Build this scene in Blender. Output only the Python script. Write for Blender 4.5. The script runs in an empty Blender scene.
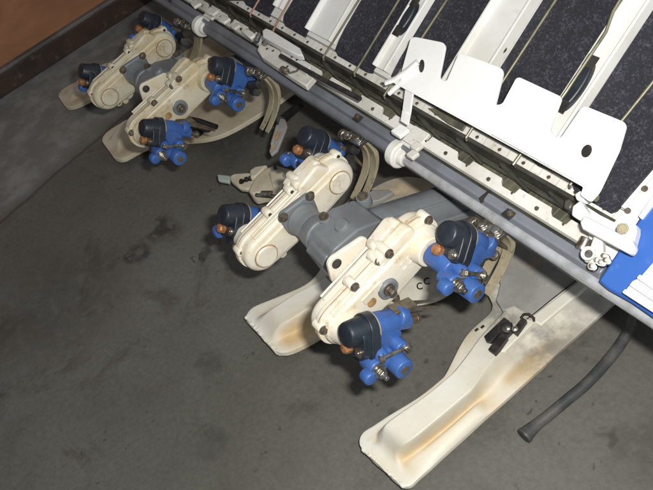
import bpy, bmesh, math, random
from mathutils import Vector, Matrix, noise
random.seed(7)
sc = bpy.context.scene
COL = sc.collection
PI = math.pi
V = Vector

# ------------------------------------------------------------------ camera geometry
H = 0.93
F = 760.0
CX, CY = 326.5, 245.0
RIGHT = V((.5507, .7747, -.3099)).normalized()
BACK = V((.6816, -.2043, .7030)).normalized()
UP = BACK.cross(RIGHT).normalized()
RIGHT = UP.cross(BACK).normalized()
CAM = V((0, 0, H))

def U(px, py, z=None, y=None, x=None, pl=None):
    """a direction measured in the photograph, met with a real plane of the place"""
    d = RIGHT * ((px - CX) / F) - UP * ((py - CY) / F) - BACK
    if z is not None: t = (z - CAM.z) / d.z
    elif y is not None: t = (y - CAM.y) / d.y
    elif x is not None: t = (x - CAM.x) / d.x
    else: t = (pl[0] - CAM).dot(pl[1]) / d.dot(pl[1])
    return CAM + d * t

cam = bpy.data.cameras.new("camera"); cam.lens = F / 653 * 36; cam.sensor_width = 36
cam.clip_start = .02; cam.clip_end = 60
co = bpy.data.objects.new("camera", cam); COL.objects.link(co)
M = Matrix((RIGHT, UP, BACK)).transposed().to_4x4(); M.translation = CAM
co.matrix_world = M
sc.camera = co

# ------------------------------------------------------------------ materials
def mat(name, col, rough=.5, metal=0., col2=None, scale=8., lo=.4, hi=.65, bump=0., bscale=60., col3=None, scale3=30., lo3=.55, hi3=.7,
        stain=None, spec=.5, rvar=.1, coat=0., amt3=1.0):
    m = bpy.data.materials.new(name); m.use_nodes = True
    nt = m.node_tree; N = nt.nodes; L = nt.links
    b = N['Principled BSDF']
    b.inputs['Roughness'].default_value = rough; b.inputs['Metallic'].default_value = metal
    b.inputs['Specular IOR Level'].default_value = spec
    b.inputs['Coat Weight'].default_value = coat
    b.inputs['Coat Roughness'].default_value = .25
    tc = N.new('ShaderNodeTexCoord')
    def nz(s, det=6, rg=.6):
        n = N.new('ShaderNodeTexNoise'); n.inputs['Scale'].default_value = s; n.inputs['Detail'].default_value = det
        n.inputs['Roughness'].default_value = rg; L.new(tc.outputs['Object'], n.inputs['Vector']); return n.outputs['Fac']
    def ramp(f, a, c):
        r = N.new('ShaderNodeMapRange'); r.inputs['From Min'].default_value = a; r.inputs['From Max'].default_value = c
        r.interpolation_type = 'SMOOTHSTEP'; L.new(f, r.inputs['Value']); return r.outputs['Result']
    def mix(f, A, B):
        x = N.new('ShaderNodeMix'); x.data_type = 'RGBA'; L.new(f, x.inputs[0])
        for s, c in ((6, A), (7, B)):
            if isinstance(c, tuple): x.inputs[s].default_value = (*c, 1)
            else: L.new(c, x.inputs[s])
        return x.outputs[2]
    cur = col
    if col2: cur = mix(ramp(nz(scale), lo, hi), cur, col2)
    if col3:
        f = ramp(nz(scale3, 8, .7), lo3, hi3)
        mu = N.new('ShaderNodeMath'); mu.operation = 'MULTIPLY'; mu.inputs[1].default_value = amt3; L.new(f, mu.inputs[0])
        cur = mix(mu.outputs[0], cur, col3)
    if stain:
        at = N.new('ShaderNodeAttribute'); at.attribute_name = 'stain'
        mu = N.new('ShaderNodeMath'); mu.operation = 'MULTIPLY'; L.new(at.outputs['Fac'], mu.inputs[0])
        n = nz(14); r = ramp(n, .25, .7); ad = N.new('ShaderNodeMath'); ad.operation = 'ADD'; ad.inputs[1].default_value = .25; L.new(r, ad.inputs[0])
        L.new(ad.outputs[0], mu.inputs[1]); mu.use_clamp = True
        cur = mix(mu.outputs[0], cur, stain)
        at2 = N.new('ShaderNodeAttribute'); at2.attribute_name = 'grime'
        mu2 = N.new('ShaderNodeMath'); mu2.operation = 'MULTIPLY'; L.new(at2.outputs['Fac'], mu2.inputs[0]); L.new(ramp(nz(26), .3, .62), mu2.inputs[1])
        cur = mix(mu2.outputs[0], cur, (.17, .16, .15))
    if isinstance(cur, tuple): b.inputs['Base Color'].default_value = (*cur, 1)
    else: L.new(cur, b.inputs['Base Color'])
    if rvar:
        r = N.new('ShaderNodeMapRange'); r.inputs['To Min'].default_value = max(.05, rough - rvar); r.inputs['To Max'].default_value = min(1, rough + rvar)
        L.new(nz(scale * 3), r.inputs['Value']); L.new(r.outputs['Result'], b.inputs['Roughness'])
    if bump:
        bp = N.new('ShaderNodeBump'); bp.inputs['Strength'].default_value = 1; bp.inputs['Distance'].default_value = bump
        L.new(nz(bscale, 5), bp.inputs['Height']); L.new(bp.outputs['Normal'], b.inputs['Normal'])
    return m

MT = {}
MT['cream'] = mat('aged_cream_paint', (.70, .66, .56), .42, col2=(.62, .54, .39), scale=22, lo=.45, hi=.75, col3=(.36, .24, .11), scale3=48, lo3=.54, hi3=.76, bump=.0005, bscale=150, amt3=.75)
MT['cream_old'] = mat('yellowed_cream_paint', (.60, .56, .44), .45, col2=(.50, .42, .26), scale=20, lo=.42, hi=.7, col3=(.26, .16, .07), scale3=48, lo3=.52, hi3=.74, bump=.0005, bscale=150, amt3=.8)
MT['rust_line'] = mat('brown_rust_sediment', (.40, .25, .11), .8, col2=(.24, .14, .06), scale=60)
MT['blue'] = mat('blue_enamel', (.042, .115, .345), .42, col2=(.034, .088, .28), scale=30, col3=(.09, .085, .085), scale3=85, lo3=.53, hi3=.70, amt3=.6, bump=.0003, bscale=150, coat=.15)
MT['black'] = mat('navy_black_rubber', (.012, .017, .026), .42, col2=(.022, .028, .036), scale=40, bump=.0002, bscale=200)
MT['orange'] = mat('corroded_copper_plug', (.42, .19, .085), .5, metal=.35, col2=(.24, .11, .05), scale=200)
MT['steel'] = mat('oily_steel', (.42, .41, .38), .32, metal=.9, col2=(.22, .18, .13), scale=120, bump=.0002, bscale=300)
MT['dsteel'] = mat('dull_bolt_steel', (.22, .20, .17), .45, metal=.7, col2=(.16, .11, .07), scale=150)
MT['grey'] = mat('grey_machine_paint', (.175, .19, .20), .42, col2=(.13, .14, .15), scale=18, col3=(.20, .19, .17), scale3=60, lo3=.62, hi3=.8, bump=.0004, bscale=90)
MT['beam'] = mat('blue_grey_beam_paint', (.165, .18, .205), .34, col2=(.12, .13, .145), scale=12, col3=(.09, .085, .075), scale3=50, lo3=.6, hi3=.8, bump=.0002, bscale=90)
MT['rod'] = mat('polished_grey_rod', (.47, .48, .50), .25, metal=.3, col2=(.33, .34, .35), scale=40, col3=(.16, .15, .13), scale3=60, lo3=.58, hi3=.78, amt3=.7)
MT['float'] = mat('stained_float_foam', (.78, .77, .69), .55, col2=(.73, .70, .59), scale=10, col3=(.50, .44, .34), scale3=55, lo3=.60, hi3=.80, amt3=.5, stain=(.62, .46, .25), bump=.0006, bscale=70)
MT['float_old'] = mat('muddy_float_foam', (.64, .59, .46), .6, col2=(.52, .45, .32), scale=12, stain=(.27, .17, .08), bump=.0006, bscale=70)
MT['float_grey'] = mat('grey_float_deck', (.36, .35, .33), .6, col2=(.28, .275, .26), scale=16, col3=(.48, .33, .20), scale3=14, lo3=.60, hi3=.72, amt3=.6, stain=(.40, .24, .12), bump=.0006, bscale=70)
MT['white'] = mat('white_tray_plastic', (.72, .72, .70), .38, col2=(.63, .62, .58), scale=9, col3=(.34, .31, .25), scale3=34, lo3=.56, hi3=.80, amt3=.6, bump=.0002, bscale=90)
MT['bright'] = mat('clean_white_plastic', (.84, .84, .83), .35, col2=(.78, .78, .76), scale=7, col3=(.55, .53, .48), scale3=45, lo3=.62, hi3=.8, amt3=.5, bump=.0003, bscale=60)
MT['rail'] = mat('dirty_white_rail', (.68, .67, .63), .45, col2=(.56, .54, .48), scale=25, col3=(.20, .18, .12), scale3=70, lo3=.58, hi3=.74)
MT['olive'] = mat('olive_mud_film', (.115, .11, .075), .5, col2=(.06, .058, .045), scale=40, col3=(.20, .19, .12), scale3=90, lo3=.6, hi3=.75)
MT['wire'] = mat('olive_wire', (.20, .19, .13), .4, metal=.3, col2=(.12, .115, .07), scale=40)
MT['pink'] = mat('copper_wire', (.42, .25, .19), .4, metal=.3, col2=(.30, .17, .12), scale=40)
MT['tan'] = mat('tan_guide_plastic', (.36, .32, .22), .45, col2=(.28, .24, .16), scale=30, col3=(.14, .11, .07), scale3=70)
MT['dark'] = mat('blackened_part', (.018, .018, .018), .45, col2=(.045, .04, .035), scale=60)
MT['cover'] = mat('bright_blue_cover', (.035, .115, .40), .35, col2=(.03, .095, .35), scale=6)
MT['teal'] = mat('pale_green_tip', (.42, .50, .44), .5)
MT['hose'] = mat('dusty_rubber_hose', (.050, .053, .055), .5, col2=(.10, .10, .095), scale=30, col3=(.13, .12, .10), scale3=80, lo3=.6, hi3=.8, bump=.0006, bscale=90)

# belt: black sponge with pale grit
def belt_mat():
    m = bpy.data.materials.new('black_belt_rubber'); m.use_nodes = True; nt = m.node_tree; N = nt.nodes; L = nt.links; b = N['Principled BSDF']
    tc = N.new('ShaderNodeTexCoord')
    n = N.new('ShaderNodeTexNoise'); n.inputs['Scale'].default_value = 330; n.inputs['Detail'].default_value = 9; n.inputs['Roughness'].default_value = .75; L.new(tc.outputs['Object'], n.inputs['Vector'])
    n2 = N.new('ShaderNodeTexNoise'); n2.inputs['Scale'].default_value = 90; n2.inputs['Detail'].default_value = 4; L.new(tc.outputs['Object'], n2.inputs['Vector'])
    ad = N.new('ShaderNodeMath'); ad.operation = 'MULTIPLY_ADD'; L.new(n2.outputs['Fac'], ad.inputs[0]); ad.inputs[1].default_value = .30; L.new(n.outputs['Fac'], ad.inputs[2])
    r = N.new('ShaderNodeValToRGB'); r.color_ramp.elements[0].position = .66; r.color_ramp.elements[0].color = (.011, .012, .020, 1)
    r.color_ramp.elements[1].position = .93; r.color_ramp.elements[1].color = (.13, .13, .16, 1); L.new(ad.outputs[0], r.inputs[0]); L.new(r.outputs[0], b.inputs['Base Color'])
    b.inputs['Roughness'].default_value = .6
    bp = N.new('ShaderNodeBump'); bp.inputs['Distance'].default_value = .0015; L.new(n.outputs['Fac'], bp.inputs['Height']); L.new(bp.outputs[0], b.inputs['Normal'])
    return m
MT['belt'] = belt_mat()

def striped(src, name, col, pitch, lo, hi, amt):
    m = MT[src].copy(); m.name = name; nt = m.node_tree; N = nt.nodes; L = nt.links; b = N['Principled BSDF']
    lk = b.inputs['Base Color'].links[0]; cs = lk.from_socket
    tc = N.new('ShaderNodeTexCoord'); sp = N.new('ShaderNodeSeparateXYZ'); L.new(tc.outputs['Object'], sp.inputs[0])
    pp = N.new('ShaderNodeMath'); pp.operation = 'PINGPONG'; pp.inputs[1].default_value = pitch / 2; L.new(sp.outputs[0], pp.inputs[0])
    r = N.new('ShaderNodeMapRange'); r.inputs['From Min'].default_value = lo; r.inputs['From Max'].default_value = hi; r.inputs['To Min'].default_value = amt; r.inputs['To Max'].default_value = 0; L.new(pp.outputs[0], r.inputs['Value'])
    x = N.new('ShaderNodeMix'); x.data_type = 'RGBA'; L.new(r.outputs[0], x.inputs[0]); L.new(cs, x.inputs[6]); x.inputs[7].default_value = (*col, 1); L.new(x.outputs[2], b.inputs['Base Color'])
    return m
MT['rail_tick'] = striped('rail', 'ruled_white_rail', (.25, .23, .17), .0125, .0003, .0007, .5)
MT['olive_rib'] = striped('olive', 'ribbed_olive_film', (.17, .165, .11), .0110, .0006, .0014, .5)
MT['lug'] = mat('dark_greasy_bar', (.060, .060, .050), .4, col2=(.035, .035, .028), scale=40, col3=(.16, .15, .10), scale3=70, lo3=.6, hi3=.8)

def floor_mat():
    m = bpy.data.materials.new('oily_concrete'); m.use_nodes = True; nt = m.node_tree; N = nt.nodes; L = nt.links; b = N['Principled BSDF']
    tc = N.new('ShaderNodeTexCoord')
    def nz(s, d=6, rg=.6, dist=0):
        n = N.new('ShaderNodeTexNoise'); n.inputs['Scale'].default_value = s; n.inputs['Detail'].default_value = d; n.inputs['Roughness'].default_value = rg
        n.inputs['Distortion'].default_value = dist; L.new(tc.outputs['Object'], n.inputs['Vector']); return n.outputs['Fac']
    def rmp(f, a, c, t0=0, t1=1):
        r = N.new('ShaderNodeMapRange'); r.interpolation_type = 'SMOOTHSTEP'
        for k, v in (('From Min', a), ('From Max', c), ('To Min', t0), ('To Max', t1)): r.inputs[k].default_value = v
        L.new(f, r.inputs['Value']); return r.outputs['Result']
    def mix(f, A, B, mode='MIX'):
        x = N.new('ShaderNodeMix'); x.data_type = 'RGBA'; x.blend_type = mode
        if isinstance(f, float): x.inputs[0].default_value = f
        else: L.new(f, x.inputs[0])
        for s, c in ((6, A), (7, B)):
            if isinstance(c, tuple): x.inputs[s].default_value = (*c, 1)
            else: L.new(c, x.inputs[s])
        return x.outputs[2]
    def mth(op, a, c):
        x = N.new('ShaderNodeMath'); x.operation = op
        for i, v in enumerate((a, c)):
            if isinstance(v, (int, float)): x.inputs[i].default_value = v
            else: L.new(v, x.inputs[i])
        return x.outputs[0]
    base = mix(rmp(nz(2.2, 8, .62), .36, .66), (.112, .108, .094), (.148, .144, .127))
    base = mix(rmp(nz(9, 8, .7, .6), .50, .74), base, (.086, .080, .069))
    fine = mix(rmp(nz(120, 4, .7), .3, .7), (.90, .90, .90), (1.09, 1.09, 1.09))
    base = mix(1.0, base, fine, 'MULTIPLY')
    # oil spots
    vo = N.new('ShaderNodeTexVoronoi'); vo.inputs['Scale'].default_value = 11; vo.inputs['Randomness'].default_value = 1
    wv = N.new('ShaderNodeVectorMath'); wv.operation = 'ADD'
    nn = N.new('ShaderNodeTexNoise'); nn.inputs['Scale'].default_value = 22; L.new(tc.outputs['Object'], nn.inputs['Vector'])
    sc_ = N.new('ShaderNodeVectorMath'); sc_.operation = 'SCALE'; sc_.inputs['Scale'].default_value = .09; L.new(nn.outputs['Color'], sc_.inputs[0])
    L.new(tc.outputs['Object'], wv.inputs[0]); L.new(sc_.outputs[0], wv.inputs[1]); L.new(wv.outputs[0], vo.inputs['Vector'])
    sp = mth('MULTIPLY', rmp(vo.outputs['Distance'], .10, .22, 1, 0), rmp(nz(3.1), .54, .62))
    base = mix(mth('MULTIPLY', sp, .5), base, (.035, .032, .028))
    vo2 = N.new('ShaderNodeTexVoronoi'); vo2.inputs['Scale'].default_value = 42; L.new(wv.outputs[0], vo2.inputs['Vector'])
    sp2 = mth('MULTIPLY', rmp(vo2.outputs['Distance'], .08, .2, 1, 0), rmp(nz(5.7), .5, .6))
    base = mix(mth('MULTIPLY', sp2, .6), base, (.04, .036, .03))
    # measured blots
    sep = N.new('ShaderNodeSeparateXYZ'); L.new(wv.outputs[0], sep.inputs[0])
    for (px, py, r, k) in ((160, 231, .042, .7), (134, 254, .036, .7), (205, 252, .02, .6), (212, 362, .03, .35), (212, 440, .03, .3), (640, 450, .05, .3), (603, 440, .015, .5), (235, 140, .10, .35), (60, 300, .20, .25)):
        p = U(px, py, z=0)
        dx = mth('SUBTRACT', sep.outputs[0], p.x + .045); dy = mth('SUBTRACT', sep.outputs[1], p.y + .045)
        d = mth('SQRT', mth('ADD', mth('MULTIPLY', dx, dx), mth('MULTIPLY', mth('MULTIPLY', dy, dy), 1.0)), 0)
        base = mix(mth('MULTIPLY', rmp(d, r * .35, r, 1, 0), mth('MULTIPLY', rmp(nz(60), .35, .5), k)), base, (.022, .02, .018))
    # the paler slab by the wall and the joint between the two pours
    s2 = N.new('ShaderNodeSeparateXYZ'); L.new(tc.outputs['Object'], s2.inputs[0])
    wob = mth('MULTIPLY', mth('SUBTRACT', nz(6), .5), .03)
    e = mth('ADD', mth('ADD', s2.outputs[0], mth('MULTIPLY', s2.outputs[1], .22)), wob)     # x + .22 y
    pale = rmp(e, -1.68, -1.60, 1, 0)
    base = mix(mth('MULTIPLY', pale, .85), base, mix(rmp(nz(14), .4, .65), (.20, .20, .185), (.30, .30, .28)))
    jt = rmp(mth('ABSOLUTE', mth('ADD', e, 1.615), 0), .003, .008, 1, 0)
    base = mix(mth('MULTIPLY', jt, .5), base, (.04, .038, .034))
    L.new(base, b.inputs['Base Color'])
    L.new(rmp(nz(7), .35, .65, .42, .68), b.inputs['Roughness']); b.inputs['Specular IOR Level'].default_value = .35
    h = mth('ADD', mth('MULTIPLY', nz(16, 6), 1.0), mth('MULTIPLY', nz(160, 4), .25))
    bp = N.new('ShaderNodeBump'); bp.inputs['Distance'].default_value = .0012; L.new(h, bp.inputs['Height']); L.new(bp.outputs[0], b.inputs['Normal'])
    return m
MT['floor'] = floor_mat()

def wall_mat():
    m = bpy.data.materials.new('brown_plywood'); m.use_nodes = True; nt = m.node_tree; N = nt.nodes; L = nt.links; b = N['Principled BSDF']
    tc = N.new('ShaderNodeTexCoord'); mp = N.new('ShaderNodeMapping'); mp.inputs['Scale'].default_value = (1, 2.0, 5)
    L.new(tc.outputs['Object'], mp.inputs[0])
    n = N.new('ShaderNodeTexNoise'); n.inputs['Scale'].default_value = 5; n.inputs['Detail'].default_value = 8; n.inputs['Distortion'].default_value = .8; L.new(mp.outputs[0], n.inputs['Vector'])
    r = N.new('ShaderNodeValToRGB'); e = r.color_ramp.elements
    e[0].position = .3; e[0].color = (.30, .125, .060, 1); e[1].position = .75; e[1].color = (.40, .175, .085, 1); L.new(n.outputs['Fac'], r.inputs[0])
    L.new(r.outputs[0], b.inputs['Base Color']); b.inputs['Roughness'].default_value = .6
    return m
MT['wall'] = wall_mat()
MT['base'] = mat('dark_baseboard', (.055, .028, .018), .6, col2=(.028, .018, .014), scale=9, col3=(.10, .07, .05), scale3=30, bump=.001, bscale=30)
MT['strip'] = mat('grey_wall_strip', (.17, .15, .135), .6, col2=(.09, .08, .07), scale=10)

# ------------------------------------------------------------------ mesh helpers
MW = {}
def tag(o, label=None, cat=None, group=None, kind=None):
    if label: o['label'] = label
    if cat: o['category'] = cat
    if group: o['group'] = group
    if kind: o['kind'] = kind
    return o

def thing(name, label, cat, loc, rot=None, group=None):
    o = bpy.data.objects.new(name, None); COL.objects.link(o); o.empty_display_size = .02
    m = Matrix.Translation(loc)
    if rot is not None: m = m @ rot.to_4x4()
    o.matrix_world = m; MW[o.name] = m
    tag(o, label, cat, group)
    return o

class MB:
    def __init__(s): s.b = bmesh.new()
    def ring(s, pts): return [s.b.verts.new(p) for p in pts]
    def bridge(s, A, B):
        n = len(A)
        for i in range(n):
            try: s.b.faces.new((A[i], A[(i + 1) % n], B[(i + 1) % n], B[i]))
            except ValueError: pass
    def loft(s, rings, cap=True):
        R = [s.ring(r) for r in rings]
        for a, c in zip(R, R[1:]): s.bridge(a, c)
        if cap:
            s.b.faces.new(list(reversed(R[0]))); s.b.faces.new(R[-1])
        return s
    def cyl(s, p0, p1, r0, r1=None, n=20, bev=0.):
        p0, p1 = V(p0), V(p1); r1 = r0 if r1 is None else r1
        ax = (p1 - p0); Ln = ax.length; ax.normalize()
        t = V((0, 0, 1)) if abs(ax.z) < .9 else V((0, 1, 0))
        u = ax.cross(t).normalized(); v = ax.cross(u)
        st = [(0, r0), (Ln, r1)]
        if bev:
            st = [(0, r0 - bev), (bev * .3, r0 - bev * .3), (bev, r0), (Ln - bev, r1), (Ln - bev * .3, r1 - bev * .3), (Ln, r1 - bev)]
        s.loft([[p0 + ax * d + (u * math.cos(a) + v * math.sin(a)) * r for a in [2 * PI * k / n for k in range(n)]] for d, r in st])
        return s
    def lathe(s, p0, ax, prof, n=20):
        p0 = V(p0); ax = V(ax).normalized(); t = V((0, 0, 1)) if abs(ax.z) < .9 else V((0, 1, 0))
        u = ax.cross(t).normalized(); v = ax.cross(u)
        s.loft([[p0 + ax * d + (u * math.cos(a) + v * math.sin(a)) * r for a in [2 * PI * k / n for k in range(n)]] for d, r in prof])
        return s
    def hexbolt(s, p, ax, r, h, washer=True):
        p = V(p); ax = V(ax).normalized()
        if washer: s.cyl(p, p + ax * .0012, r * 1.35, n=18)
        s.cyl(p + ax * (.0012 if washer else 0), p + ax * (h + .0012), r, n=6, bev=r * .12)
        return s
    def tube(s, pts, r, n=10, flat=1.0):
        pts = [V(p) for p in pts]; rings = []; pu = None
        for i, p in enumerate(pts):
            a = pts[max(0, i - 1)]; c = pts[min(len(pts) - 1, i + 1)]; ax = (c - a).normalized()
            if pu is None:
                t = V((0, 0, 1)) if abs(ax.z) < .9 else V((0, 1, 0)); u = ax.cross(t).normalized()
            else: u = (pu - ax * pu.dot(ax)).normalized()
            pu = u; v = ax.cross(u); rr = r[i] if isinstance(r, (list, tuple)) else r
            rings.append([p + (u * math.cos(k) + v * math.sin(k) * flat) * rr for k in [2 * PI * j / n for j in range(n)]])
        return s.loft(rings)
    def box(s, c, size, rot=None):
        c = V(c); h = V(size) / 2
        P = [V((x * h.x, y * h.y, z * h.z)) for x, y, z in ((-1, -1, -1), (1, -1, -1), (1, 1, -1), (-1, 1, -1), (-1, -1, 1), (1, -1, 1), (1, 1, 1), (-1, 1, 1))]
        if rot is not None: P = [rot @ p for p in P]
        v = s.ring([c + p for p in P])
        for f in ((3, 2, 1, 0), (4, 5, 6, 7), (0, 1, 5, 4), (1, 2, 6, 5), (2, 3, 7, 6), (3, 0, 4, 7)): s.b.faces.new([v[i] for i in f])
        return s
    def prism(s, pts, vec):
        vec = V(vec); s.loft([[V(p) for p in pts], [V(p) + vec for p in pts]]); return s
    def sweepx(s, yz, x0, x1):
        return s.prism([V((x0, y, z)) for y, z in yz], V((x1 - x0, 0, 0)))
    def build(s, name, m, parent=None, bevel=0., smooth=35, world=False, flip=None, sub=0, seg=2, split=False):
        bm = s.b
        if split:
            bm.verts.ensure_lookup_table(); seen = set(); isl = []
            for v0 in bm.verts:
                if v0 in seen: continue
                st = [v0]; seen.add(v0); vs = []
                while st:
                    q = st.pop(); vs.append(q)
                    for e in q.link_edges:
                        w_ = e.other_vert(q)
                        if w_ not in seen: seen.add(w_); st.append(w_)
                lo = [min(q.co[k] for q in vs) - .0003 for k in range(3)]; hi = [max(q.co[k] for q in vs) + .0003 for k in range(3)]
                isl.append([lo, hi, set(vs)])
            ch = True
            while ch:
                ch = False
                for i in range(len(isl)):
                    for j in range(i + 1, len(isl)):
                        A, B = isl[i], isl[j]
                        if all(A[0][k] <= B[1][k] and B[0][k] <= A[1][k] for k in range(3)):
                            A[2] |= B[2]; A[0] = [min(a, b) for a, b in zip(A[0], B[0])]; A[1] = [max(a, b) for a, b in zip(A[1], B[1])]
                            isl.pop(j); ch = True; break
                    if ch: break
            last = None
            for lo, hi, vs in isl:
                mb = MB(); mp = {}
                for v0 in vs: mp[v0] = mb.b.verts.new(v0.co)
                for f in bm.faces:
                    if f.verts[0] in vs: mb.b.faces.new([mp[q] for q in f.verts])
                last = mb.build(name, m, parent, bevel, smooth, world, flip, sub, seg)
            bm.free(); return last
        bmesh.ops.recalc_face_normals(bm, faces=bm.faces)
        me = bpy.data.meshes.new(name); bm.to_mesh(me); bm.free()
        base = MW[parent.name] if parent is not None else Matrix.Identity(4)
        if world and parent is not None: me.transform(base.inverted())
        me.materials.append(MT[m] if isinstance(m, str) else m)
        for p in me.polygons: p.use_smooth = True
        if smooth < 180: me.set_sharp_from_angle(angle=math.radians(smooth))
        o = bpy.data.objects.new(name, me); COL.objects.link(o)
        if parent is not None: o.parent = parent
        MW[o.name] = base
        if bevel:
            b = o.modifiers.new('bevel', 'BEVEL'); b.width = bevel; b.segments = seg; b.limit_method = 'ANGLE'; b.angle_limit = math.radians(40)
        if sub:
            b = o.modifiers.new('sub', 'SUBSURF'); b.levels = sub; b.render_levels = sub
        return o

def hull(circles, n=72):
    pts = []
    for (cx, cy, r) in circles:
        for k in range(n):
            a = 2 * PI * k / n; pts.append((cx + r * math.cos(a), cy + r * math.sin(a)))
    pts = sorted(set(pts))
    def half(P):
        h = []
        for p in P:
            while len(h) > 1 and (h[-1][0] - h[-2][0]) * (p[1] - h[-2][1]) - (h[-1][1] - h[-2][1]) * (p[0] - h[-2][0]) <= 1e-12: h.pop()
            h.append(p)
        return h
    a = half(pts); b = half(pts[::-1])
    return a[:-1] + b[:-1]

def inset(P, d):
    n = len(P); out = []
    for i in range(n):
        a = P[i - 1]; c = P[(i + 1) % n]; t = V((c[0] - a[0], c[1] - a[1])).normalized()
        out.append((P[i][0] - t.y * d, P[i][1] + t.x * d))
    return out

def shell(mb, circles, x0, x1, bev, s=1):
    """rounded prism of a convex outline in (y, z), from x0 (sharp) to x1 (rounded edge)"""
    P = hull(circles); rings = []
    sg = 1 if x1 > x0 else -1
    rings.append([V((s * x0, a, c)) for a, c in P])
    for k in range(5):
        t = k / 4 * PI / 2
        Q = inset(P, bev * (1 - math.cos(t)))
        rings.append([V((s * (x1 - sg * bev * (1 - math.sin(t))), a, c)) for a, c in Q])
    mb.loft(rings)

# ------------------------------------------------------------------ the setting
mb = MB()
v = mb.ring([V((-2.6, -6, 0)), V((6, -6, 0)), V((6, 6, 0)), V((-2.6, 6, 0))]); mb.b.faces.new(v)
fl = mb.build('floor', 'floor'); tag(fl, kind='structure')

WX = -2.10
w = thing('wall', 'brown plywood wall above a dark skirting board, top left', 'wall', V((WX, 0, 0)))
MB().box((WX - .036, 0, .9), (.04, 7, 1.8)).build('wall_panel', 'wall', w, world=True)
MB().box((WX - .011, 0, .0285), (.022, 7, .056)).build('baseboard', 'base', w, world=True, bevel=.003)
MB().box((WX - .008, 0, .0625), (.022, 7, .011)).build('trim_strip', 'strip', w, world=True, bevel=.003)

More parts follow.
